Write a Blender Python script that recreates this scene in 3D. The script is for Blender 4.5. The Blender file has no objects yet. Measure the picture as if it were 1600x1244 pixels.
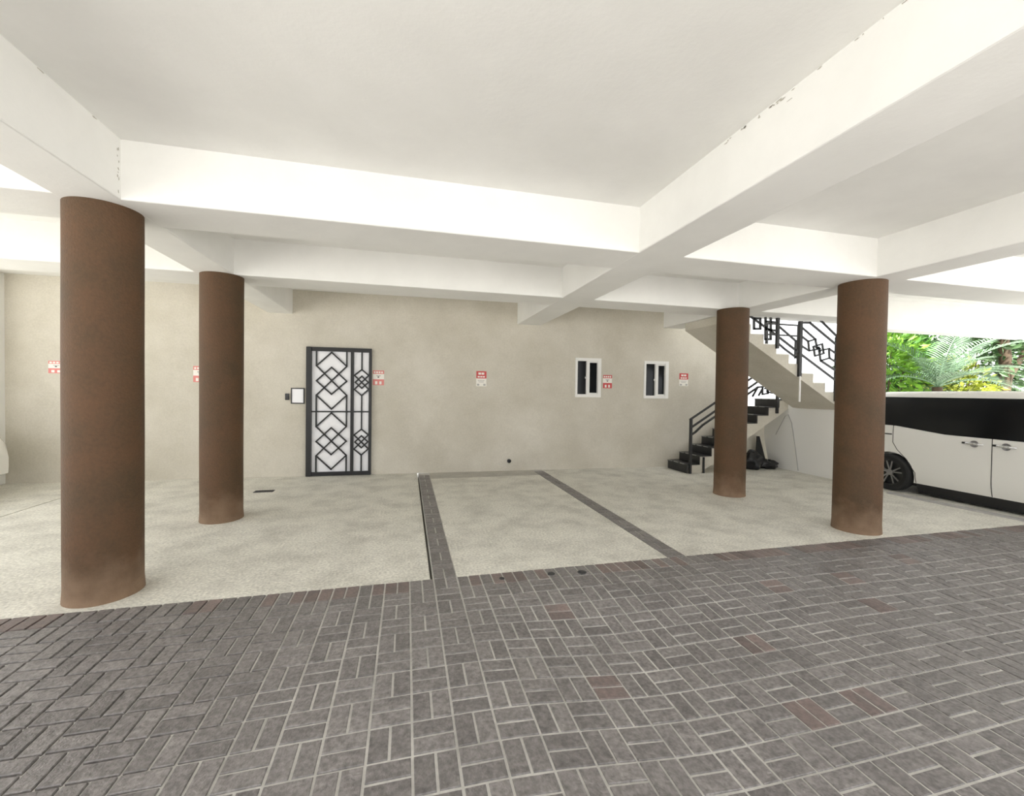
import bpy, math, random
from mathutils import Vector, Matrix
random.seed(7)
C = bpy.context.scene.collection
S = bpy.context.scene

# ------------------------------------------------------------------ camera
YAW, PITCH, ROLL, FPX = 0.243237, 0.016807, 0.013715, 663.085
def cam_axes():
    fw = Vector((math.sin(YAW), math.cos(YAW), 0)); rt = Vector((math.cos(YAW), -math.sin(YAW), 0)); up = Vector((0, 0, 1))
    f2 = fw*math.cos(PITCH) - up*math.sin(PITCH); u2 = up*math.cos(PITCH) + fw*math.sin(PITCH)
    return rt*math.cos(ROLL)+u2*math.sin(ROLL), u2*math.cos(ROLL)-rt*math.sin(ROLL), f2
r_, u_, f_ = cam_axes()
cd = bpy.data.cameras.new('camera'); cam = bpy.data.objects.new('camera', cd); C.objects.link(cam)
cd.sensor_fit = 'HORIZONTAL'; cd.sensor_width = 36; cd.lens = FPX/1600*36; cd.clip_start = .05; cd.clip_end = 400
M = Matrix((r_, u_, -f_)).transposed().to_4x4(); M.translation = (0, 0, 1.6); cam.matrix_world = M
S.camera = cam

# ------------------------------------------------------------------ sky, sun, exposure
w = bpy.data.worlds.new('sky'); S.world = w; w.use_nodes = True
bg = w.node_tree.nodes['Background']; bg.inputs[0].default_value = (.97, .985, 1.0, 1); bg.inputs[1].default_value = 2.15
sd = bpy.data.lights.new('sun', 'SUN'); sd.energy = 15; sd.angle = math.radians(1.5); sd.color = (1, .98, .945)
sun = bpy.data.objects.new('sun', sd); C.objects.link(sun)
sun.rotation_euler = Vector((.25, .9, -1.15)).to_track_quat('-Z', 'Y').to_euler()   # travels to +x +y, down
S.view_settings.view_transform = 'Standard'; S.view_settings.look = 'None'; S.view_settings.gamma = 1
S.view_settings.use_curve_mapping = False
S.view_settings.exposure = 0.1
S.cycles.max_bounces = 10; S.cycles.diffuse_bounces = 8; S.cycles.use_denoising = True
S.cycles.sample_clamp_indirect = 6

# ------------------------------------------------------------------ materials
def mat(name, col, rough=.7, metal=0, noise=0, scale=6, col2=None, bump=0, bscale=60, spec=.5, island=0, detail=6, thr=None):
    m = bpy.data.materials.new(name); m.use_nodes = True; nt = m.node_tree; N = nt.nodes; L = nt.links
    b = N['Principled BSDF']; b.inputs['Roughness'].default_value = rough; b.inputs['Metallic'].default_value = metal
    b.inputs['Specular IOR Level'].default_value = spec
    b.inputs['Base Color'].default_value = (*col, 1)
    geo = N.new('ShaderNodeNewGeometry'); out = None
    if col2 is not None:
        nz = N.new('ShaderNodeTexNoise'); nz.inputs['Scale'].default_value = scale; nz.inputs['Detail'].default_value = detail
        nz.inputs['Roughness'].default_value = .62
        L.new(geo.outputs['Position'], nz.inputs['Vector'])
        rp = N.new('ShaderNodeMapRange'); a, c = thr or (.35, .68)
        rp.inputs[1].default_value = a; rp.inputs[2].default_value = c
        L.new(nz.outputs[0], rp.inputs[0])
        mx = N.new('ShaderNodeMix'); mx.data_type = 'RGBA'
        mx.inputs[6].default_value = (*col, 1); mx.inputs[7].default_value = (*col2, 1)
        L.new(rp.outputs[0], mx.inputs[0]); out = mx.outputs[2]
    if island:
        hs = N.new('ShaderNodeHueSaturation'); mr = N.new('ShaderNodeMapRange')
        mr.inputs[3].default_value = 1-island; mr.inputs[4].default_value = 1+island
        L.new(geo.outputs['Random Per Island'], mr.inputs[0]); L.new(mr.outputs[0], hs.inputs['Value'])
        if out: L.new(out, hs.inputs['Color'])
        else: hs.inputs['Color'].default_value = (*col, 1)
        out = hs.outputs[0]
    if noise:
        n2 = N.new('ShaderNodeTexNoise'); n2.inputs['Scale'].default_value = 45; n2.inputs['Detail'].default_value = 5
        L.new(geo.outputs['Position'], n2.inputs['Vector'])
        h2 = N.new('ShaderNodeHueSaturation'); m2 = N.new('ShaderNodeMapRange')
        m2.inputs[1].default_value = .25; m2.inputs[2].default_value = .75
        m2.inputs[3].default_value = 1-noise; m2.inputs[4].default_value = 1+noise
        L.new(n2.outputs[0], m2.inputs[0]); L.new(m2.outputs[0], h2.inputs['Value'])
        if out: L.new(out, h2.inputs['Color'])
        else: h2.inputs['Color'].default_value = (*col, 1)
        out = h2.outputs[0]
    if out: L.new(out, b.inputs['Base Color'])
    if bump:
        nb = N.new('ShaderNodeTexNoise'); nb.inputs['Scale'].default_value = bscale; nb.inputs['Detail'].default_value = 4
        L.new(geo.outputs['Position'], nb.inputs['Vector'])
        bp = N.new('ShaderNodeBump'); bp.inputs['Strength'].default_value = bump; bp.inputs['Distance'].default_value = .01
        L.new(nb.outputs[0], bp.inputs['Height']); L.new(bp.outputs[0], b.inputs['Normal'])
    return m
M_ = dict(
 plaster=mat('white_plaster', (.84, .835, .81), .85, col2=(.78, .775, .75), scale=1.3, bump=.12, bscale=35),
 wall=mat('beige_render', (.64, .605, .53), .9, col2=(.49, .455, .375), scale=1.0, noise=.07, bump=.25, bscale=25, thr=(.3, .75)),
 conc=mat('concrete', (.72, .705, .64), .75, col2=(.45, .435, .39), scale=2.6, noise=.28, bump=.4, bscale=30, thr=(.42, .8), detail=9),
 conc2=mat('darker_concrete', (.52, .50, .45), .8, col2=(.40, .385, .35), scale=3, noise=.2, bump=.4, bscale=30),  # darker slab band along the foot of the back wall
 pav=mat('grey_paver', (.225, .210, .206), .42, col2=(.155, .143, .143), scale=14, noise=.42, bump=.5, bscale=90, island=.16),
 red=mat('red_paver', (.215, .165, .155), .52, col2=(.16, .135, .13), scale=9, noise=.25, bump=.35, bscale=110, island=.2),
 grout=mat('sand_joint', (.60, .585, .56), .9, col2=(.40, .39, .37), scale=3, noise=.1),
 brown=mat('brown_render', (.100, .049, .020), .75, col2=(.070, .040, .0165), scale=2.5, noise=.14, bump=.5, bscale=70),
 dust=mat('dusty_brown', (.25, .15, .10), .85, col2=(.15, .08, .05), scale=9, noise=.15, bump=.5, bscale=70),
 black=mat('black_steel', (.014, .014, .015), .45),
 tile=mat('black_tile', (.012, .012, .013), .4, col2=(.02, .02, .02), scale=8),
 nosing=mat('grey_nosing', (.30, .30, .28), .6),
 white=mat('white_paint', (.83, .82, .79), .5),
 panel=mat('frosted_white', (.88, .88, .91), .35),
 glass=mat('dark_glass', (.008, .009, .010), .12, spec=.25),
 signw=mat('sign_white', (.83, .80, .74), .5),
 signr=mat('sign_red', (.55, .06, .06), .5),
 signp=mat('sign_faded_red', (.68, .22, .20), .5),
 ink=mat('sign_ink', (.10, .08, .08), .6),
 carw=mat('pearl_white', (.78, .77, .73), .22, spec=.6),
 rub=mat('tyre_rubber', (.012, .012, .012), .8),
 plastic=mat('black_plastic', (.012, .012, .013), .35),
 chrome=mat('chrome', (.7, .7, .7), .15, metal=1),
 alloy=mat('alloy', (.33, .33, .34), .35, metal=1),
 lamp=mat('red_lens', (.4, .02, .02), .2),
 grass=mat('grass', (.16, .32, .05), .9, col2=(.24, .36, .08), scale=5),
 paveout=mat('outdoor_concrete', (.70, .69, .66), .9, col2=(.62, .61, .58), scale=1),
 leaf1=mat('bright_leaf', (.17, .36, .025), .5, island=.35), leaf2=mat('mid_leaf', (.075, .20, .03), .5, island=.4),
 leaf3=mat('dark_leaf', (.05, .11, .03), .5, island=.4), leafy=mat('yellow_leaf', (.27, .31, .025), .5, island=.3),
 palm=mat('palm_leaf', (.20, .31, .19), .45, island=.3), bark=mat('bark', (.09, .06, .035), .9, col2=(.05, .035, .02), scale=9),
 bag=mat('black_bag', (.010, .010, .011), .35, bump=.6, bscale=18), drain=mat('drain_dark', (.05, .05, .05), .8),
 cord=mat('grey_cord', (.42, .41, .40), .7), crack=mat('stain', (.46, .44, .39), .95),
)
for k in ('leaf1', 'leaf2', 'leafy', 'palm'):
    b = M_[k].node_tree.nodes['Principled BSDF']; b.inputs['Transmission Weight'].default_value = 0
    b.inputs['Subsurface Weight'].default_value = 0


def foot_dust(m, col, h):
    nt = m.node_tree; N = nt.nodes; L = nt.links; b = N['Principled BSDF']
    src = b.inputs['Base Color'].links[0].from_socket
    g = N.new('ShaderNodeNewGeometry'); sx = N.new('ShaderNodeSeparateXYZ'); L.new(g.outputs['Position'], sx.inputs[0])
    nz = N.new('ShaderNodeTexNoise'); nz.inputs['Scale'].default_value = 7; nz.inputs['Detail'].default_value = 6; L.new(g.outputs['Position'], nz.inputs['Vector'])
    ma = N.new('ShaderNodeMath'); ma.operation = 'MULTIPLY_ADD'; ma.inputs[1].default_value = -.5*h*2; L.new(nz.outputs[0], ma.inputs[0]); L.new(sx.outputs[2], ma.inputs[2])
    mr = N.new('ShaderNodeMapRange'); mr.inputs[1].default_value = -.6*h; mr.inputs[2].default_value = .25*h; mr.inputs[3].default_value = .8; mr.inputs[4].default_value = 0
    L.new(ma.outputs[0], mr.inputs[0])
    mx = N.new('ShaderNodeMix'); mx.data_type = 'RGBA'; mx.inputs[7].default_value = (*col, 1)
    L.new(mr.outputs[0], mx.inputs[0]); L.new(src, mx.inputs[6]); L.new(mx.outputs[2], b.inputs['Base Color'])
foot_dust(M_['brown'], (.27, .18, .115), .5)

# ------------------------------------------------------------------ mesh helpers
class MB:
    def __init__(s): s.v = []; s.f = []; s.mi = []
    def add(s, vs, fs, mi=0):
        o = len(s.v); s.v += [tuple(p) for p in vs]; s.f += [tuple(i+o for i in f) for f in fs]; s.mi += [mi]*len(fs); return s
    def box(s, a, b, mi=0):
        x0, y0, z0 = a; x1, y1, z1 = b
        return s.add([(x0,y0,z0),(x1,y0,z0),(x1,y1,z0),(x0,y1,z0),(x0,y0,z1),(x1,y0,z1),(x1,y1,z1),(x0,y1,z1)],
                     [(0,3,2,1),(4,5,6,7),(0,1,5,4),(1,2,6,5),(2,3,7,6),(3,0,4,7)], mi)
    def bar(s, p, q, wd, th, side=(0,1,0), mi=0, ext=0):
        p, q = Vector(p), Vector(q); d = (q-p).normalized(); p = p-d*ext; q = q+d*ext
        n = Vector(side); n = (n-d*n.dot(d)).normalized(); t = d.cross(n)
        vs = [e+t*(i*wd/2)+n*(j*th/2) for e in (p, q) for i, j in ((-1,-1),(1,-1),(1,1),(-1,1))]
        return s.add(vs, [(0,3,2,1),(4,5,6,7),(0,1,5,4),(1,2,6,5),(2,3,7,6),(3,0,4,7)], mi)
    def line(s, pts, wd, th, side=(0,1,0), mi=0):
        for a, b in zip(pts, pts[1:]): s.bar(a, b, wd, th, side, mi, ext=wd*.4)
        return s
    def tube(s, pts, r, n=8, mi=0):
        pts = [Vector(p) for p in pts]; rings = []
        rr = r if isinstance(r, (list, tuple)) else [r]*len(pts)
        for i, p in enumerate(pts):
            d = (pts[min(i+1, len(pts)-1)]-pts[max(i-1, 0)]).normalized()
            a = d.cross(Vector((.31,.17,.93))).normalized(); b = d.cross(a)
            rings += [p+a*math.cos(k*2*math.pi/n)*rr[i]+b*math.sin(k*2*math.pi/n)*rr[i] for k in range(n)]
        fs = [(i*n+k, i*n+(k+1)%n, (i+1)*n+(k+1)%n, (i+1)*n+k) for i in range(len(pts)-1) for k in range(n)]
        fs += [tuple(range(n))[::-1], tuple((len(pts)-1)*n+k for k in range(n))]
        return s.add(rings, fs, mi)
    def prism(s, poly, f0, f1, mi=0):
        n = len(poly); vs = [f0(*p) for p in poly]+[f1(*p) for p in poly]
        fs = [tuple(range(n)), tuple(range(2*n-1, n-1, -1))]+[(i, i+n, (i+1)%n+n, (i+1)%n) for i in range(n)]
        return s.add(vs, fs, mi)
    def lathe(s, prof, origin, axis='z', n=32, mi=0, caps=True):
        o = Vector(origin); vs = []
        for r, h in prof:
            for k in range(n):
                a = k*2*math.pi/n; c, d = r*math.cos(a), r*math.sin(a)
                vs.append(o+(Vector((c, d, h)) if axis == 'z' else Vector((h, c, d)) if axis == 'x' else Vector((c, h, d))))
        fs = [(i*n+k, i*n+(k+1)%n, (i+1)*n+(k+1)%n, (i+1)*n+k) for i in range(len(prof)-1) for k in range(n)]
        if caps: fs += [tuple(range(n))[::-1], tuple((len(prof)-1)*n+k for k in range(n))]
        return s.add(vs, fs, mi)
def recalc(me):
    import bmesh
    bm = bmesh.new(); bm.from_mesh(me); bmesh.ops.recalc_face_normals(bm, faces=bm.faces); bm.to_mesh(me); bm.free()
def obj(name, mb, mats, parent=None, smooth=False, bevel=0, fix=True):
    me = bpy.data.meshes.new(name)
    off = parent_origin(parent) if parent else Vector((0, 0, 0))
    me.from_pydata([tuple(Vector(p)-off) for p in mb.v], [], mb.f)
    if not isinstance(mats, (list, tuple)): mats = [mats]
    for m in mats: me.materials.append(M_[m] if isinstance(m, str) else m)
    me.polygons.foreach_set('material_index', mb.mi)
    if fix: recalc(me)
    if smooth: me.polygons.foreach_set('use_smooth', [True]*len(me.polygons))
    me.update(); o = bpy.data.objects.new(name, me); C.objects.link(o)
    if parent: o.parent = parent
    if bevel:
        bv = o.modifiers.new('bevel', 'BEVEL'); bv.width = bevel; bv.segments = 2; bv.limit_method = 'ANGLE'
    if smooth: 
        me.set_sharp_from_angle(angle=math.radians(40))
    return o
def parent_origin(p):
    v = Vector((0, 0, 0))
    while p: v = v+p.location; p = p.parent
    return v
def tag(o, label=None, cat=None, group=None, kind=None):
    if label: o['label'] = label
    if cat: o['category'] = cat
    if group: o['group'] = group
    if kind: o['kind'] = kind
    return o
def thing(name, loc, label, cat, group=None, kind=None):
    o = bpy.data.objects.new(name, None); o.empty_display_size = .1; C.objects.link(o); o.location = loc
    return tag(o, label, cat, group, kind)
def struct(name, mb, m, label=None, **k):
    return tag(obj(name, mb, m, **k), label, kind='structure')

# ------------------------------------------------------------------ ground and floor
YE = 3.615                                   # edge between pavers and concrete
struct('ground', MB().box((-60,-60,-.3), (60,60,-.11)), 'paveout', 'pale concrete ground outside the parking bay')
XS = [(-9,-4.735), (-4.715,.205), (.432,2.478), (2.683,11.5)]
fl = MB()
for n, (a, b) in enumerate(XS):
    if n == 2: fl.box((a, YE, -.11), (b, 7.72, 0)).box((a, 7.72, -.11), (b, 8.75, 0), 1)
    else: fl.box((a, YE, -.11), (b, 8.75, 0))
struct('floor', fl, ['conc', 'conc2'], 'mottled pale concrete parking bay floor')
BX, BY, X0 = .1955, .1945, .0385
def sst(t): t = max(0, min(1, t)); return t*t*(3-2*t)
def dip(x, y): return -.075*sst((x-.35)/1.15)*sst((3.45-y)/1.1)+.008*math.sin(1.9*x+.6*y)*sst((3.4-y)/.8)   # the paving sags towards the right
def paver(mb, x0, y0, x1, y1, mi=0):
    g = .0058+random.uniform(-.0008, .0012); x0 += g; x1 -= g; y0 += g; y1 -= g; c = .003
    z = random.uniform(-.0012, .0012); tx = random.uniform(-.006, .006); ty = random.uniform(-.006, .006)
    xm, ym = (x0+x1)/2, (y0+y1)/2
    def P(x, y, h): return (x, y, h+z+tx*(x-xm)+ty*(y-ym)+dip(x, y))
    vs = []
    for ins, h in ((0, -.032), (0, -.0035), (c, 0)):
        vs += [P(x0+ins, y0+ins, h), P(x1-ins, y0+ins, h), P(x1-ins, y1-ins, h), P(x0+ins, y1-ins, h)]
    fs = [(8,9,10,11)]+[(r*4+k, r*4+(k+1)%4, r*4+4+(k+1)%4, r*4+4+k) for r in (0, 1) for k in range(4)]
    mb.add(vs, fs, mi)
def block(mb, x, y, vert, mi=0):
    if vert: paver(mb, x, y, x+BX/2, y+BY, mi if mi == 0 or random.random() < .55 else 0); paver(mb, x+BX/2, y, x+BX, y+BY, mi)
    else: paver(mb, x, y, x+BX, y+BY/2, mi); paver(mb, x, y+BY/2, x+BX, y+BY, mi)
pv = MB()
for i in range(-26, 54):
    for j in range(0, 34):
        x, y = X0+BX*i, YE-BY*(j+1)
        block(pv, x, y, j == 0 or (i+j) % 2 == 1, 1 if (j == 0 and random.random() < .75) or random.random() < .03 else 0)
xr = X0+BX*54; xl = X0-BX*26
for n, (sx, sw) in enumerate(((.232, .197), (2.481, .199))):
    for j in range(0, 25):
        y = YE+BY*j
        if y+BY > 8.25: break
        if (j % 2) == n: paver(pv, sx, y, sx+sw/2, y+BY); paver(pv, sx+sw/2, y, sx+sw, y+BY)
        else: paver(pv, sx, y, sx+sw, y+BY/2); paver(pv, sx, y+BY/2, sx+sw, y+BY)
struct('floor_paving', pv, ['pav', 'red'], 'grey basketweave block paving', fix=False)
gr = MB(); gnx, gny = 90, 40
gr.add([(xl+(xr-xl)*i/gnx, -3+(YE+3)*j/gny, dip(xl+(xr-xl)*i/gnx, -3+(YE+3)*j/gny)-.0055-.008*sst((-.35-(xl+(xr-xl)*i/gnx))/1.2)) for i in range(gnx+1) for j in range(gny+1)],
       [(i*(gny+1)+j, (i+1)*(gny+1)+j, (i+1)*(gny+1)+j+1, i*(gny+1)+j+1) for i in range(gnx) for j in range(gny)])
gr.box((.229, YE, -.11), (.432, 8.3, -.0055)).box((2.478, YE, -.11), (2.683, 8.3, -.0055))
struct('floor_joints', gr, 'grout', 'sandy joints between the pavers')

# ------------------------------------------------------------------ ceiling and beams
HB, HC = 2.93, 3.358
ce = MB().box((-6.95,-3,HC), (12,6.25,3.6)).box((-6.95,6.25,HC), (5.6,8.8,3.6))
rnd = random.Random(4)
def flake(x, y, z, sy, sz, s=1):
    n = 7; P = [(x, y+sy*math.cos(k*6.283/n)*rnd.uniform(.4,1), z+sz*math.sin(k*6.283/n)*rnd.uniform(.4,1)) for k in range(n)]
    ce.prism([(p[1], p[2]) for p in P], lambda y_, z_: (x, y_, z_), lambda y_, z_: (x-.0015*s, y_, z_), 1)
for k in range(16): flake(2.1285, 2.55-.55*rnd.random()**1.5, HC-.012-.05*rnd.random()**3, rnd.uniform(.006,.03), rnd.uniform(.003,.01))
for k in range(6): flake(2.1285, rnd.uniform(1.2,2.0), HC-.008, rnd.uniform(.004,.02), .004)
for k in range(10): flake(-1.9985, 3.62+rnd.uniform(-.01,.01), rnd.uniform(2.97,3.3), .006, rnd.uniform(.005,.02), -1)
for k in range(6): flake(-1.9985, rnd.uniform(1.5,3.5), HC-.008, rnd.uniform(.01,.04), .005, -1)
struct('ceiling', ce, ['plaster', 'crack'], 'white plastered concrete ceiling slab')
struct('upper_sun_block', MB().box((-6.9,-2.95,3.6), (11.9,6.2,9)).box((-6.9,6.2,3.6), (5.55,8.75,9)), 'plaster', 'unseen white block for the floors above, added to keep sun off the back wall')  # unseen storey mass, added to stop a sun patch on the back wall
def beam(a, b, label): return struct('ceiling_beam', MB().box((a[0], a[1], a[2] if len(a) > 2 else HB), (b[0], b[1], HC+.05)), 'plaster', label, bevel=.012)
beam((-2.41,-3), (-2.0,8.42), 'white ceiling beam running to the wall above the two left columns')
beam((2.13,-3), (2.62,8.26), 'white ceiling beam running to the wall in the middle of the bay')
beam((5.09,-3), (5.53,7.72), 'white ceiling beam running above the two right columns')
beam((-6.95,3.65,HB+.002), (12,4.2), 'nearer white cross beam spanning the bay')
beam((-6.95,5.7,HB+.002), (12,6.25), 'farther white cross beam spanning the bay')
struct('trim_1', MB().box((7.6,5.69,2.775), (12,5.95,3.3)), 'plaster', 'deep white fascia panel above the van', bevel=.01)

# ------------------------------------------------------------------ back wall
def W(x, d, z): return (x-.035*d, 8.3-.035*x-d, z)
def wbox(mb, x0, d0, z0, x1, d1, z1, mi=0):
    vs = [W(x, d, z) for z in (z0, z1) for x, d in ((x0,d0),(x1,d0),(x1,d1),(x0,d1))]
    return mb.add(vs, [(0,3,2,1),(4,5,6,7),(0,1,5,4),(1,2,6,5),(2,3,7,6),(3,0,4,7)], mi)
def wbar(mb, p, q, d, wd, th, mi=0): return mb.bar(W(p[0], d, p[1]), W(q[0], d, q[1]), wd, th, (.035, 1, 0), mi, ext=wd*.35)
holes = [(3.385, 3.905, 1.51, 2.28), (4.925, 5.462, 1.498, 2.258)]
xs = sorted({-6.3, 7.5}|{h[0] for h in holes}|{h[1] for h in holes})
wb = MB()
for a, b in zip(xs, xs[1:]):
    h = [h for h in holes if h[0] == a]
    if h: wbox(wb, a, 0, 0, b, -.2, h[0][2]); wbox(wb, a, 0, h[0][3], b, -.2, HC)
    else: wbox(wb, a, 0, 0, b, -.2, HC)
wbox(wb, 7.5, 0, 0, 9.1, -.2, 1.33)
struct('wall_back', wb, 'wall', 'beige rendered back wall')
struct('wall_left', MB().box((-6.85,8.02,0), (-6.22,8.8,HC)), 'plaster', 'white wall pier at the left end of the back wall', bevel=.01)
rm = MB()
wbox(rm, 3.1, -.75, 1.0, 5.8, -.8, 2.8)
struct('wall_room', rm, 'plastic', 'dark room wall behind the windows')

# door
d1 = thing('door_1', W(-1.195, 0, 0), 'black steel grille door with white panels in the back wall', 'door', kind='structure')
x0, x1, zb, zt = -1.755, -.635, .005, 2.345
def dx(px): return x0+(px-312)/(830-312)*(x1-x0)
def dz(py): return zt-(py-116)/(1148-116)*(zt-zb)
fr = MB(); wbox(fr, x0, -.03, zb, dx(352), .075, zt); wbox(fr, dx(808), -.03, zb, x1, .055, zt)
wbox(fr, dx(352), -.03, dz(148), dx(808), .055, zt); wbox(fr, dx(352), -.03, zb, dx(808), .055, dz(1118))
obj('door_frame', fr, 'black', d1)
mu = MB(); wbox(mu, dx(660), -.02, dz(1118), dx(686), .05, dz(148)); obj('mullion', mu, 'black', d1)
pn = MB(); wbox(pn, dx(352), .004, dz(1118), dx(660), .012, dz(148)); obj('door_panel', pn, 'panel', d1)
pn = MB(); wbox(pn, dx(686), .004, dz(1118), dx(808), .012, dz(148)); obj('side_panel', pn, 'panel', d1)
def grille(lines, name):
    g = MB()
    for pl in lines:
        for a, b in zip(pl, pl[1:]): wbar(g, (dx(a[0]), dz(a[1])), (dx(b[0]), dz(b[1])), .03, .025, .018)
    obj(name, g, 'black', d1)
L1 = [[(352,632),(660,632)]]; L2 = [[(686,632),(808,632)]]
for o in (0, 487):
    L1 += [[(388,265+o),(628,500+o)], [(628,265+o),(388,500+o)], [(388,385+o),(507,275+o),(628,385+o),(507,492+o),(388,385+o)],
           [(388,500+o),(507,612+o),(628,500+o)], [(388,265+o),(507,155+o),(628,265+o)],
           [(388,148 if not o else 632),(388,265+o)], [(628,148 if not o else 632),(628,265+o)],
           [(388,500+o),(388,632 if not o else 1120)], [(628,500+o),(628,632 if not o else 1120)]]
    L2 += [[(690,335+o),(808,450+o)], [(806,335+o),(690,450+o)], [(690,335+o),(750,288+o),(806,335+o)], [(690,450+o),(750,500+o),(806,450+o)],
           [(697,392+o),(750,342+o),(803,392+o),(750,440+o),(697,392+o)], [(750,148 if not o else 632),(750,288+o)], [(750,500+o),(750,632 if not o else 1120)]]
grille(L1, 'door_grille'); grille(L2, 'side_grille')

# windows
for n, (a, b, c, d, lab) in enumerate(((3.363,3.927,1.49,2.30,'white framed sliding window with two black panes, nearer the door'),
                                     (4.905,5.482,1.478,2.278,'white framed sliding window with dark panes, nearer the stairs'))):
    t = thing('window_%d' % (n+1), W((a+b)/2, 0, c), lab, 'window', kind='structure')
    f = MB(); e = .062
    wbox(f, a, -.08, c, a+e*.75, .03, d); wbox(f, b-e*1.2, -.08, c, b, .03, d); wbox(f, a+e*.75, -.08, c, b-e*1.2, .03, c+e); wbox(f, a+e*.75, -.08, d-e, b-e*1.2, .03, d)
    obj('window_frame', f, 'white', t, bevel=.004)
    m = (a+b)/2+(.0 if n == 0 else .02); s = MB(); wbox(s, m-.035, -.06, c+e, m+.03, .015, d-e)
    wbox(s, m+.03, -.06, c+e, b-e*1.2, .0, c+e+.03); wbox(s, m+.03, -.06, d-e-.03, b-e*1.2, .0, d-e)
    obj('sash', s, 'white', t)
    p = MB(); wbox(p, a+e*.75, -.045, c+e, m-.035, -.035, d-e); obj('pane', p, 'glass', t)
    p = MB(); wbox(p, m+.03, -.045, c+e+.03, b-e*1.2, -.035, d-e-.03); obj('pane', p, 'glass', t)
    s = MB(); wbox(s, m-.055, -.03, (c+d)/2-.02, m-.035, .0, (c+d)/2+.02); obj('catch', s, 'white', t)

# signs: two printed patterns, writing too small to read in the photo is kept as strokes
def sign(x, z, w_, h, style, label):
    t = thing('parking_sign', W(x, 0, z-h/2), label, 'sign', 'red and white parking signs on the back wall')
    def R(name, a, b, c, d, m, dd, parent=t):
        q = MB(); wbox(q, x+a*w_, dd[0], z+c*h, x+b*w_, dd[1], z+d*h); return obj(name, q, m, parent)
    red = 'signp' if style == 'B' else 'signr'
    R('board', -.5, .5, -.5, .5, 'signw', (.0, .006))
    k = MB()
    def stroke(a, b, c, d): wbox(k, x+a*w_, .008, z+c*h, x+b*w_, .0095, z+d*h)
    if style == 'A':
        R('red_panel', -.5, .5, .02, .5, red, (.006, .008))
        for i in range(2): stroke(-.3+.32*i, -.04+.32*i, .27, .41)
        for i in range(3): stroke(-.36+.25*i, -.16+.25*i, .08, .18)
        obj('lettering', k, 'signw', t)
        k = MB()
        for i, (a, b) in enumerate(((-.34,.34), (-.26,.26))): 
            for q in range(4): wbox(k, x+(a+(b-a)*q/4)*w_, .006, z+(-.14-.1*i)*h, x+(a+(b-a)*(q+.7)/4)*w_, .0075, z+(-.09-.1*i)*h)
        wbox(k, x-.42*w_, .006, z-.46*h, x-.2*w_, .0075, z-.34*h); wbox(k, x+.2*w_, .006, z-.46*h, x+.42*w_, .0075, z-.34*h)
        obj('small_print', k, 'cord', t)
    else:
        R('top_stripe', -.5, .5, .26, .5, red, (.006, .008))
        for i in range(4): stroke(-.42+.22*i, -.27+.22*i, .31, .43)
        R('bottom_panel', -.5, .5, -.5, -.1, 'signr' if style == 'C' else 'signp', (.006, .008))
        for i in range(2): stroke(-.3+.38*i, -.1+.38*i, -.44, -.24)
        obj('lettering', k, 'signw', t)
        k = MB()
        wbox(k, x-.08*w_, .006, z+.0*h, x+.06*w_, .0075, z+.09*h); wbox(k, x-.2*w_, .006, z+.12*h, x+.2*w_, .0075, z+.15*h)
        obj('small_print', k, 'ink', t)
sign(-.515, 1.81, .2, .275, 'B', 'faded red striped sign on the wall right beside the grille door')
sign(1.42, 1.83, .2, .295, 'A', 'red topped sign alone in the middle of the beige wall')
sign(4.078, 1.82, .2, .275, 'C', 'red striped sign on the wall between the two windows')
sign(5.86, 1.895, .215, .275, 'A', 'red topped sign on the wall between right window and staircase')
sign(-5.535, 1.885, .21, .2, 'B', 'pale red sign at the far left, partly hidden by the nearest column')
sign(-3.47, 1.815, .2, .275, 'B', 'faded red striped sign whose edge shows left of the second column')

t = thing('notice_frame', W(-1.906, 0, 1.315), 'white notice in a thin black frame left of the grille door', 'notice')
q = MB(); a, b, c, d = -2.019, -1.794, 1.315, 1.60
wbox(q, a, 0, c, b, .02, c+.018); wbox(q, a, 0, d-.018, b, .02, d); wbox(q, a, 0, c+.018, a+.018, .02, d-.018); wbox(q, b-.018, 0, c+.018, b, .02, d-.018)
obj('frame', q, 'black', t); q = MB(); wbox(q, a+.018, .002, c+.018, b-.018, .012, d-.018); obj('sheet', q, 'panel', t)
t = thing('keypad', W(-2.082, 0, 1.382), 'small black door keypad on the wall left of the framed notice', 'keypad')
q = MB(); wbox(q, -2.114, 0, 1.382, -2.05, .03, 1.497); obj('housing', q, 'plastic', t, bevel=.006)
q = MB()
for i in range(3):
    for j in range(3): wbox(q, -2.106+.018*i, .03, 1.395+.02*j, -2.094+.018*i, .034, 1.408+.02*j)
obj('buttons', q, 'drain', t)
t = MB().lathe([(.035,0),(.04,-.03),(.04,-.035),(.028,-.035),(.028,-.005)], W(1.994, 0, .2), 'y', 20)
tag(obj('drain_pipe', t, 'drain'), 'dark drain pipe stub low in the middle of the wall', 'pipe')
t = MB().box((-2.25,7.16,.0), (-1.98,7.29,.006))
for i in range(7): t.box((-2.235+.036*i,7.17,.006), (-2.215+.036*i,7.28,.009))
tag(obj('floor_drain', t, 'drain'), 'small dark drain grate in the concrete in front of the door', 'drain')
for x, y, r, l in ((1.245,3.50,.032,'dark round cap in the brick edge course, the left of two'), (1.522,3.47,.04,'dark round cap in the brick edge course, the right of two'), (.80,3.50,.022,'smallest dark cap in the brick edge course near the left strip')):
    tag(obj('paving_cap', MB().lathe([(r,-.01),(r,.004),(r*.8,.006),(r*.7,.003)], (x, y, 0), 'z', 20), 'drain', smooth=True), l, 'cap', 'dark caps in the brick edge course')

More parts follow.
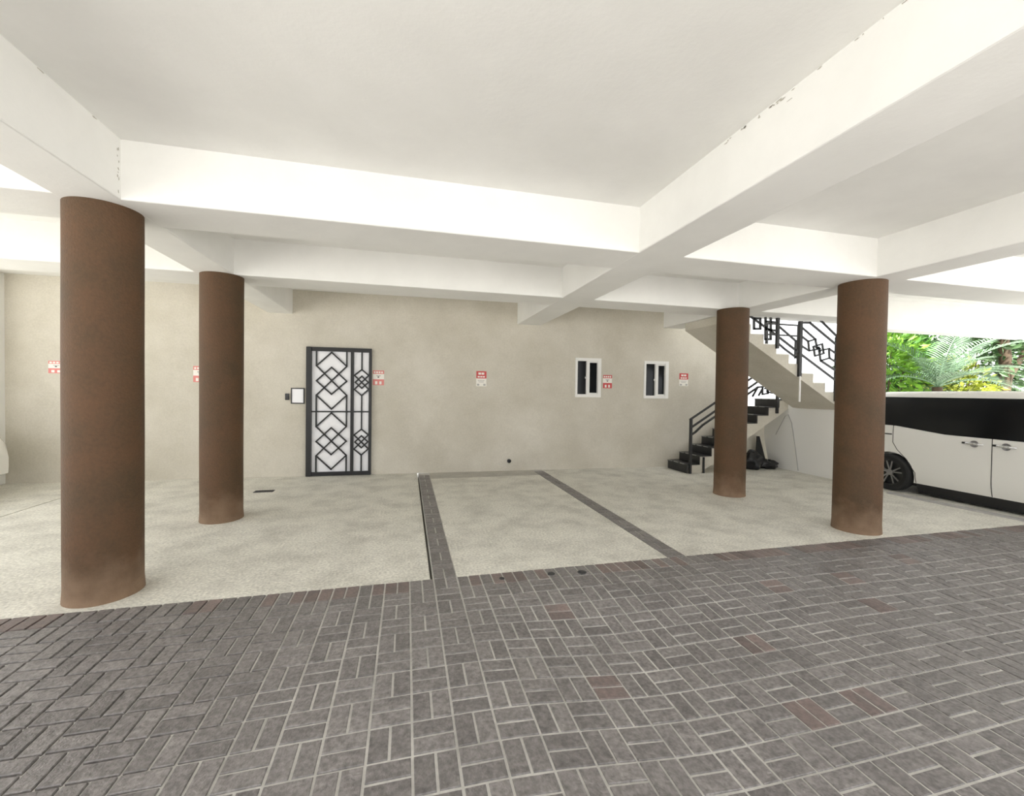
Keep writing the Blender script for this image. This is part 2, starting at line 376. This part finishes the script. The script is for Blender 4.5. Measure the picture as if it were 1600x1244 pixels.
# ------------------------------------------------------------------ columns
def column(x, y, r, label):
    mb = MB(); prof = []; n = 64; hs = [0, .05, .1, .16, .24, .34]+[.34+.2*i for i in range(1, 13)]+[HB]
    vs = []; rnd = random.Random(int(x*100)+int(y*10))
    ph = [rnd.uniform(0, 6.28) for _ in range(6)]
    for h in hs:
        for k in range(n):
            a = k*2*math.pi/n
            rr = r*(1+.006*math.sin(2*a+ph[0]+h)+.004*math.sin(3*a+ph[1]-1.7*h)+.003*math.sin(5*a+4*h+ph[2]))
            if h < .1: rr += .006*(1-h/.1)
            vs.append((x+rr*math.cos(a), y+rr*math.sin(a), h))
    fs = [(i*n+k, i*n+(k+1)%n, (i+1)*n+(k+1)%n, (i+1)*n+k) for i in range(len(hs)-1) for k in range(n)]
    fs += [tuple(range(n))[::-1], tuple((len(hs)-1)*n+k for k in range(n))]
    mb.add(vs, fs)
    o = obj('round_column', mb, 'brown', smooth=True)
    return tag(o, label, 'column', 'round brown concrete columns')
column(-2.242, 3.90, .231, 'nearest and widest brown round column, at the left by the paver edge')
column(-2.168, 5.823, .2235, 'brown round column left of the grille door, behind the nearest one')
column(5.012, 5.715, .231, 'brown round column standing in front of the staircase')
column(5.24, 3.915, .235, 'brown round column in front of the white van')

# ------------------------------------------------------------------ staircase
LZ = 1.485; RUN, RISE = .2735, .165
st = thing('staircase', (6.6, 7.0, 0), 'concrete switchback staircase with black treads at the right end of the wall', 'staircase')
Y1a, Y1b = 7.35, 7.97
fx = lambda k: 5.45+RUN*(k-1)
poly = [(5.45, 0)]
for k in range(1, 9): poly += [(fx(k), RISE*k), (fx(k+1), RISE*k)]
poly += [(fx(9), LZ-.012), (7.9, LZ-.012), (7.9, 1.30), (6.75, .61), (5.75, 0)]
obj('lower_flight', MB().prism(poly, lambda x, z: (x, Y1a, z), lambda x, z: (x, Y1b, z)), 'wall', st)
for k in range(1, 10):
    z = RISE*k; b = MB().box((fx(k)-.022, Y1a-.02, z-RISE+.002), (fx(k), Y1b, z)).box((fx(k)-.03, Y1a-.02, z), (fx(k)+(RUN if k < 9 else .3), Y1b, z+.018))
    tr = obj('tread', b, 'tile', st, bevel=.003)
    n_ = MB()
    for i in range(3): n_.box((fx(k)-.033, Y1a+.06+.2*i, z+.006), (fx(k)-.02, Y1a+.2+.2*i, z+.0195))
    obj('nosing_strip', n_, 'nosing', tr)
YA, YB = 6.1, 7.12
gx = lambda k: 7.63-RUN*(k-1); R2 = .1635
poly = [(7.9, 1.32), (7.9, LZ), (7.63, LZ)]
for k in range(1, 10): poly += [(gx(k), LZ+R2*k), (gx(k+1), LZ+R2*k)]
zt2 = 1.519+.565*(7.43-gx(10)); poly += [(gx(10), zt2), (7.75, 1.335)]
obj('upper_flight', MB().prism(poly, lambda x, z: (x, YA, z), lambda x, z: (x, YB, z)), 'wall', st)
obj('landing', MB().box((7.9, 6.1, 1.32), (9.0, 7.97, LZ)), 'plaster', st)
lt = MB().box((7.66, Y1a-.02, LZ), (9.0, Y1b, LZ+.018)); obj('landing_tiles', lt, 'tile', st)
for k in range(1, 9):
    b = MB().box((gx(k+1), YA+.02, LZ+R2*k), (gx(k)+.02, YB-.02, LZ+R2*k+.016)); obj('tread', b, 'white', st)
obj('support_wall', MB().prism([(7.80,0),(6.1,0),(6.1,1.455),(7.28,1.455),(7.34,1.42),(7.95,.88),(7.95,.62)], lambda y, z: (7.88, y, z), lambda y, z: (8.0 if y < 0 else 7.99, y, z)), 'white', st)

# lower railing
rl = thing('stair_railing', (5.5, 7.33, 0), 'black steel railing along the lower stair flight', 'railing')
Yr = 7.325
V = lambda x, z: (x, Yr, z)
obj('post', MB().box((5.47, Yr-.022, 0), (5.515, Yr+.022, 1.09)), 'black', rl)
obj('post', MB().box((5.79, Yr-.015, 0.0), (5.82, Yr+.015, .32)), 'black', rl)
obj('post', MB().box((7.55, Yr-.022, 1.2), (7.595, Yr+.022, 2.34)), 'black', rl)
for nm, a in (('handrail', [(5.475,1.08),(7.58,2.33)]), ('rail', [(5.5,.92),(7.56,2.155)]), ('rail', [(5.5,.77),(5.6,.83),(5.76,.965),(7.07,1.745),(7.2,1.76),(7.56,2.0)])):
    obj(nm, MB().line([V(*p) for p in a], .034, .03), 'black', rl)
lat = MB()
for pl in ([(7.19,1.76),(7.33,1.81),(7.33,1.62),(7.19,1.6),(7.19,1.76)], [(7.31,1.83),(7.45,1.81),(7.45,1.63),(7.31,1.65),(7.31,1.83)], [(7.25,1.72),(7.4,1.74)], [(7.45,1.79),(7.56,1.74)], [(7.45,1.66),(7.56,1.70)], [(6.95,1.56),(7.07,1.745)], [(7.1,1.58),(7.19,1.72)]):
    lat.line([V(*p) for p in pl], .03, .025)
obj('lattice', lat, 'black', rl)

# upper railing
ur = thing('stair_railing', (6.7, 6.08, 1.6), 'black steel railing with square motif along the upper stair flight', 'railing')
Yr2 = 6.085
U = lambda p: (p[0], Yr2, p[1])
obj('post', MB().box((6.72, Yr2-.025, 1.92), (6.78, Yr2+.025, 2.90)), 'black', ur)
obj('post', MB().box((7.555, Yr2-.022, 1.49), (7.605, Yr2+.022, 2.66)), 'black', ur)
obj('post', MB().box((6.235, Yr2-.022, 2.4), (6.285, Yr2+.022, 3.1)), 'black', ur)
for nm, wd, pls in (('handrail', .032, [[(7.6,2.655),(6.77,3.24)]]), ('rail', .034, [[(7.575,2.515),(6.96,2.885),(6.78,2.878)]]), ('bottom_rail', .034, [[(7.575,1.871),(6.75,2.335),(6.26,2.62),(5.5,3.03)]]),
                    ('rail', .034, [[(7.571,2.05),(7.22,2.22)]]),
                    ('square_motif', .028, [[(7.048,2.466),(7.245,2.52),(7.286,2.353),(7.088,2.30),(7.048,2.466)], [(7.179,2.396),(7.402,2.442),(7.419,2.273),(7.22,2.22),(7.179,2.396)], [(7.11,2.45),(7.165,2.46),(7.20,2.37)]]),
                    ('scroll_bars', .028, [[(6.78,2.797),(7.09,2.598),(7.131,2.432),(7.201,2.434)], [(6.777,2.64),(6.929,2.554),(6.957,2.398)], [(6.929,2.554),(7.09,2.598)], [(6.77,2.474),(6.957,2.388),(7.16,2.424)], [(7.402,2.442),(7.575,2.354)], [(7.419,2.273),(7.575,2.202)]]),
                    ('rail', .03, [[(6.267,2.80),(6.654,2.552),(6.652,2.249)], [(6.27,2.50),(6.411,2.405),(6.654,2.27)]]),
                    ('square_motif', .036, [[(5.762,2.9),(5.767,2.72),(5.896,2.726),(5.891,2.9)], [(5.762,2.90),(5.891,2.9)], [(6.0,2.92),(6.01,2.552),(6.118,2.557),(6.11,2.92)], [(6.004,2.722),(6.26,2.71)], [(6.0,2.86),(6.26,2.85)]])):
    for pl in pls: obj(nm.replace('bars', 'bar'), MB().line([U(p) for p in pl], wd, .022), 'black', ur)
gd = thing('guard_rail', (6.9, 7.2, 2.6), 'black horizontal guard rails behind the upper stair flight', 'railing')
for z in (3.04, 2.82): obj('rail', MB().bar((7.1,7.16,z), (7.9,7.16,z), .03, .03), 'black', gd)
for x in (7.1, 7.9): obj('post', MB().box((x-.02,7.14,(LZ+R2*(7.63-x)/RUN) if x < 7.6 else LZ), (x+.02,7.18,3.06)), 'black', gd)
tag(obj('conduit', MB().tube([(6.742,6.06,1.475),(6.742,6.06,1.93)], .016, 12), 'white'), 'thin white conduit pipe below the upper stair railing post', 'pipe')
tag(obj('cord', MB().tube([(7.865,7.63,.72),(7.868,7.4,1.14),(7.868,7.33,1.18),(7.868,7.24,1.0),(7.868,7.15,.55),(7.865,7.06,.03)], .006, 6), 'cord'), 'thin grey cord hanging on the white low wall', 'cord')

# things below the stairs
def lump(name, c, r, label, cat, seed, m='bag'):
    rnd = random.Random(seed); n, k = 14, 20; vs = []; ph = [rnd.uniform(0, 6.3) for _ in range(8)]
    for i in range(n+1):
        th = math.pi*i/n
        for j in range(k):
            a = 2*math.pi*j/k; s = 1+.13*math.sin(3*a+ph[0]+2*th)+.1*math.sin(5*a+ph[1]-3*th)+.07*math.sin(7*th+ph[2]+2*a)
            z = math.cos(th)*s
            vs.append((c[0]+r[0]*math.sin(th)*math.cos(a)*s, c[1]+r[1]*math.sin(th)*math.sin(a)*s, max(.001, c[2]+r[2]*z)))
    fs = [(i*k+j, i*k+(j+1)%k, (i+1)*k+(j+1)%k, (i+1)*k+j) for i in range(n) for j in range(k)]
    return tag(obj(name, MB().add(vs, fs), m, smooth=True), label, cat)
lump('rubbish_bag', (7.18,7.55,.17), (.2,.18,.2), 'full black rubbish bag under the stairs', 'bag', 3)
lump('folded_tarp', (7.60,7.55,.08), (.22,.16,.1), 'low black folded tarp beside the rubbish bag under the stairs', 'tarp', 9)
tag(obj('corner_shade_sheet', MB().prism([(7.55,.0),(7.87,.0),(7.68,.66),(7.62,.66)], lambda x, z: (x, 7.84+.05*z, z), lambda x, z: (x, 7.865+.05*z, z)), 'black'), 'dark sheet standing in for the corner shade under the stairs', 'board')  # black sheet in place of the dark corner shade below the flight

# ------------------------------------------------------------------ white van
# local frame: x across (left side at -half), y along (front at +), built with the rear axle at y=0
LEN_R, LEN_F = -.61, 4.05
def ztop(y):
    pts = [(-.61,1.50),(-.5,1.62),(-.2,1.675),(1.0,1.69),(1.9,1.68),(2.3,1.62),(3.0,1.20),(3.25,1.08),(3.8,.93),(3.98,.80),(4.05,.60)]
    for (a, p), (b, q) in zip(pts, pts[1:]):
        if a <= y <= b: return p+(q-p)*(y-a)/(b-a)
    return pts[0][1] if y < pts[0][0] else pts[-1][1]
def zbot(y): return .19+(.12*max(0, (y-3.4)/.65)**2 if y > 3.4 else 0)+(.12*((-.3-y)/.31)**2 if y < -.3 else 0)
def half(y, z):
    h = .86
    if z > 1.0: h -= .22*(z-1.0)**1.35
    if z < .45: h -= .05*((.45-z)/.3)**2
    if y > 3.3: h *= 1-.28*((y-3.3)/.75)**2.2
    if y < -.35: h *= 1-.10*((-.35-y)/.26)**2
    return h
van = thing('van', (0,0,0), 'white van with blacked out side windows parked behind the right column', 'van')
ys = [LEN_R+(LEN_F-LEN_R)*i/72 for i in range(73)]; NZ = 18
def ring(y):
    zt, zb = ztop(y), zbot(y); L = []
    for i in range(NZ+1):
        t_ = i/NZ; z = zb+(zt-.06-zb)*t_; L.append((-half(y, z), y, z))
    hr = half(y, zt-.06)
    for a in (.35, .7, 1): L.append((-(hr-.10*a), y, zt-.06+.06*math.sin(a*math.pi/2)))
    L.append((0, y, zt+.012))
    return L+[(-x, y_, z) for x, y_, z in reversed(L[:-1])]
body = MB(); rings = [ring(y) for y in ys]; nr = len(rings[0])
body.add([p for r in rings for p in r], [(i*nr+k, i*nr+k+1, (i+1)*nr+k+1, (i+1)*nr+k) for i in range(len(ys)-1) for k in range(nr-1)]
         + [((i+1)*nr, (i+1)*nr+nr-1, i*nr+nr-1, i*nr) for i in range(len(ys)-1)] + [tuple(range(nr))[::-1], tuple((len(ys)-1)*nr+k for k in range(nr))])
bo = obj('body', body, 'carw', van, smooth=True)
FW = 2.86; cut = MB()
for yw in (0, FW):
    for sx in (-1, 1):
        cut.lathe([(.345,-.2),(.345,.2)], (sx*.86, yw, .31), 'x', 40)
co = obj('cutter', cut, 'plastic')
bm_ = bo.modifiers.new('b', 'BOOLEAN'); bm_.operation = 'DIFFERENCE'; bm_.object = co; bm_.solver = 'EXACT'
dg = bpy.context.evaluated_depsgraph_get(); nm = bpy.data.meshes.new_from_object(bo.evaluated_get(dg)); bo.modifiers.clear(); bo.data = nm
bpy.data.objects.remove(co)
def patch(name, yz0, yz1, ya, yb, off, m, parent, sides=(-1, 1), n=40, nz=10):
    for sx in sides:
        mb = MB(); g = []
        for i in range(n+1):
            y = ya+(yb-ya)*i/n; a, b = yz0(y), yz1(y)
            for j in range(nz+1):
                z = a+(b-a)*j/nz; g.append((sx*(half(y, z)+off), y, z))
        mb.add(g, [(i*(nz+1)+j, (i+1)*(nz+1)+j, (i+1)*(nz+1)+j+1, i*(nz+1)+j+1) for i in range(n) for j in range(nz)])
        obj(name, mb, m, parent, smooth=True)
belt = lambda y: 1.105 if y < .05 else 1.105-.085*min(1, (y-.05)/.7) if y < .75 else 1.02-.012*(y-.75)
patch('window_band', belt, lambda y: min(1.585, ztop(y)-.085), -.52, 2.45, .005, 'glass', van)
wsm = MB(); g = []
for y in (2.30, 2.5, 2.7, 2.95):
    for k in range(9):
        x = (k/8*2-1)*(half(y, ztop(y))-.14); g.append((x, y+.004, ztop(y)+.016*(1-(k/4-1)**2)+.004))
wsm.add(g, [(i*9+k, i*9+k+1, (i+1)*9+k+1, (i+1)*9+k) for i in range(3) for k in range(8)]); obj('windscreen', wsm, 'glass', van, smooth=True)
patch('underbody_shade', lambda y: .03, lambda y: .205, .36, 2.5, -.008, 'plastic', van)  # black strip standing in for the shadow beneath the van body
obj('underbody', MB().box((-.74,-.5,.13), (.74,3.7,.32)), 'plastic', van)
def seam(pts, name='door_seam', sides=(-1, 1), wd=.009):
    for sx in sides:
        mb = MB()
        for (y0, z0), (y1, z1) in zip(pts, pts[1:]):
            n = max(1, int(math.hypot(y1-y0, z1-z0)/.06)); P = []
            for i in range(n+1): y = y0+(y1-y0)*i/n; z = z0+(z1-z0)*i/n; P.append((sx*(half(y, z)+.001), y, z))
            for a, b in zip(P, P[1:]): mb.bar(a, b, wd, .004, (1,0,0), ext=.003)
        obj(name, mb, 'drain', van)
seam([(1.285,1.01),(1.285,.20)])
seam([(.03,1.10),(.03,.82),(.10,.70),(.24,.56),(.36,.36),(.36,.20)])
seam([(2.55,1.0),(2.5,.20)])
seam([(-.36,.955),(.01,.955)], 'slide_rail', wd=.022)
for yc, lab in ((1.09,0), (1.43,0)):
    for sx in (-1, 1):
        h = half(yc, .92); b = MB().tube([(sx*(h+.004), yc-.10, .925), (sx*(h+.03), yc-.07, .925), (sx*(h+.035), yc, .922), (sx*(h+.03), yc+.07, .92), (sx*(h+.004), yc+.10, .918)], [.012,.016,.017,.016,.012], 10)
        hd = obj('door_handle', b, 'chrome', van, smooth=True)
        obj('handle_recess', MB().lathe([(.0,-.002),(.05,.003),(.052,-.01)], (sx*h, yc, .92), 'x', 20), 'alloy', hd, smooth=True)
        obj('keyhole_cap', MB().box((min(sx*h, sx*(h+.014)), yc-.135, .913), (max(sx*h, sx*(h+.014)), yc-.10, .94)), 'plastic', hd)
for sx in (-1, 1):
    b = MB().add([(sx*(half(y, z)+.004), y, z) for y, z in ((-.60,.75),(-.47,.78),(-.45,1.05),(-.56,1.08))], [(0,1,2,3)]); obj('tail_lamp', b, 'lamp', van)
def wheel(sx, yw):
    r = .31; o = (sx*.80, yw, r)
    t_ = obj('tyre', MB().lathe([(.21,-.085),(.27,-.1),(.30,-.085),(.31,-.05),(.31,.05),(.30,.085),(.27,.1),(.21,.085)], o, 'x', 48, caps=False), 'rub', van, smooth=True)
    obj('rim', MB().lathe([(.205,.0),(.205,sx*.08),(.215,sx*.088),(.196,sx*.088),(.19,sx*.03),(.02,sx*.03)], o, 'x', 48), 'plastic', t_, smooth=True)
    sp = MB()
    for k in range(5):
        for da in (-.17, .17):
            a = k*2*math.pi/5+.3; c1 = Vector((sx*.86, yw+.05*math.cos(a+da), r+.05*math.sin(a+da))); c2 = Vector((sx*.877, yw+.198*math.cos(a+da*1.3), r+.198*math.sin(a+da*1.3)))
            sp.bar(c1, c2, .022, .02, (1,0,0))
    sp.lathe([(.055,sx*.05),(.05,sx*.075),(.0,sx*.078)], o, 'x', 24)
    obj('spokes', sp, 'alloy', t_)
for sx in (-1, 1):
    for yw in (0, FW): wheel(sx, yw)
# front details of the body
obj('grille', MB().box((-.45,3.93,.52), (.45,4.06,.66)), 'plastic', van)
for sx in (-1, 1): obj('headlamp', MB().box((min(sx*.45,sx*.66),3.72,.66), (max(sx*.45,sx*.66),3.90,.80)), 'panel', van, bevel=.02)
def copy_tree(o, parent=None):
    c = o.copy(); C.objects.link(c); c.parent = parent
    for ch in list(o.children): copy_tree(ch, c)
    return c
car = copy_tree(van)
van.location = (8.86, 5.44, 0); van.rotation_euler.z = math.pi
car.name = 'parked_car'
tag(car, 'white vehicle whose nose just shows at the left edge by the wall', 'car')
car.location = (-5.60-4.05, 7.1, 0); car.rotation_euler.z = -math.pi/2
struct('trim_2', MB().prism([(5.25,7.66),(3.6,7.76),(1,7.9),(1,7.99),(3.6,7.85),(5.25,7.75)], lambda y, x: (x, y, .0), lambda y, x: (x, y, .022)), 'cord', 'low grey strip on the floor beside the van')  # thin raised grey strip along the van side

# ------------------------------------------------------------------ plants behind the van
def leaf(mb, p, d, L, wdt, rnd):
    d = d.normalized(); s = d.cross(Vector((rnd.uniform(-1,1), rnd.uniform(-1,1), rnd.uniform(-.3,1)))).normalized(); n = s.cross(d)
    mb.add([p, p+d*L*.5+s*wdt/2+n*L*.06, p+d*L, p+d*L*.5-s*wdt/2+n*L*.06], [(0,1,2),(0,2,3)])
def bush(c, r, n, L, m, label, seed, name='shrub'):
    rnd = random.Random(seed); t = thing(name, (c[0], c[1], -.11), label, 'shrub')
    sm = MB()
    for k in range(7):
        a = rnd.uniform(0, 6.28); e = Vector((c[0]+r[0]*.6*math.cos(a), c[1]+r[1]*.6*math.sin(a), c[2]+r[2]*rnd.uniform(0,.6)))
        sm.tube([(c[0], c[1], -.11), (c[0]+(e.x-c[0])*.4, c[1]+(e.y-c[1])*.4, c[2]*.5), e], [.035,.025,.01], 6)
    obj('stem', sm, 'bark', t)
    mb = MB()
    for _ in range(n):
        v = Vector((rnd.gauss(0,1), rnd.gauss(0,1), rnd.gauss(0,1))).normalized(); q = rnd.uniform(.45, 1.05)
        p = Vector((c[0]+v.x*r[0]*q, c[1]+v.y*r[1]*q, max(.02, c[2]+v.z*r[2]*q)))
        leaf(mb, p, v+Vector((rnd.uniform(-.8,.8), rnd.uniform(-.8,.8), rnd.uniform(-.7,.4))), L*rnd.uniform(.6,1.3), L*.42*rnd.uniform(.7,1.3), rnd)
    obj('foliage', mb, m, t, fix=False)
bush((12.95,9.0,2.1), (.75,.8,1.5), 1200, .22, 'leaf1', 'bright green shrub behind the van, next to the right column', 11)
bush((14.2,9.6,2.2), (1.1,.9,1.5), 1500, .24, 'leaf2', 'mid green shrub behind the middle of the palm fronds', 12)
bush((15.0,8.6,1.6), (.9,.8,1.0), 1100, .2, 'leafy', 'yellow green shrub below the palm fronds', 13)
bush((17.3,9.6,2.6), (1.6,1.1,1.9), 2400, .26, 'leaf3', 'dark green bushy tree at the right edge behind the van', 14, 'small_tree')
bush((15.2,10.6,3.0), (1.5,.9,1.6), 2200, .24, 'leaf2', 'tall leafy tree rising behind the palm', 15, 'small_tree')
tk = thing('tree', (17.0,8.6,-.11), 'brown tree trunk at the right edge behind the van', 'tree')
obj('trunk', MB().tube([(17.0,8.6,-.11),(16.95,8.65,1.2),(17.05,8.6,2.4),(16.9,8.7,4.2)], [.2,.16,.14,.12], 12), 'bark', tk, smooth=True)
obj('branch', MB().tube([(17.0,8.6,2.0),(17.5,8.5,2.8),(17.8,8.4,3.8)], [.09,.07,.04], 8), 'bark', tk, smooth=True)
mb = MB(); rnd = random.Random(5)
for _ in range(500):
    p = Vector((16.9+rnd.gauss(0,.7), 8.6+rnd.gauss(0,.6), 3.6+rnd.gauss(0,.5))); leaf(mb, p, Vector((rnd.gauss(0,1), rnd.gauss(0,1), rnd.gauss(-.3,.6))), .22, .1, rnd)
obj('foliage', mb, 'leaf3', tk, fix=False)
pc = Vector((13.3, 8.0, 1.85)); pt = thing('palm', (13.3,8.0,-.11), 'feathery grey green palm with arching fronds behind the van', 'palm')
obj('trunk', MB().tube([(13.3,8.0,-.11),(13.32,8.02,1.0),pc], [.14,.12,.1], 12), 'bark', pt, smooth=True)
rnd = random.Random(21)
fr = [(-.05,.9,2.1),(.35,.75,2.5),(-.2,1.05,2.5),(.15,1.25,2.0),(-.75,1.0,2.4),(-.6,.7,1.9),(.75,.15,1.9),(1.3,.75,1.8),(2.2,.8,1.9),(2.9,.55,2.0),(3.6,.9,1.8),(4.3,.6,1.9),(5.0,.75,1.9),(5.6,.45,2.0),(2.6,1.15,1.8)]
for az, el, Lf in fr:
    d = Vector((math.cos(az)*math.cos(el), math.sin(az)*math.cos(el), math.sin(el))); p = pc.copy(); P = [p.copy()]
    for i in range(16):
        p = p+d*Lf/16; P.append(p.copy()); d = (d+Vector((0,0,-.085))).normalized()
    mb = MB().tube(P, [.018-.001*i for i in range(17)], 5)
    for i in range(2, 17):
        for h in (0, .5):
            tt = (i-h)/16; q = P[i-1].lerp(P[i], 1-h) if h else P[i]; dd = (P[i]-P[i-1]).normalized(); sd_ = dd.cross(Vector((0,0,1))).normalized(); up = sd_.cross(dd)
            ll = .52*math.sin(math.pi*min(1, .18+tt*.8))+.05
            for s in (-1, 1):
                v = (dd*.75+sd_*s*.8+up*.25+Vector((0,0,-.15))).normalized(); a = q; b = q+v*ll*.5; c = q+v*ll+Vector((0,0,-.10*ll)); ww = dd*.019
                mb.add([a-ww*.5, a+ww*.5, b+ww, c, b-ww], [(0,1,2,4),(4,2,3)])
    obj('frond', mb, 'palm', pt, fix=False)
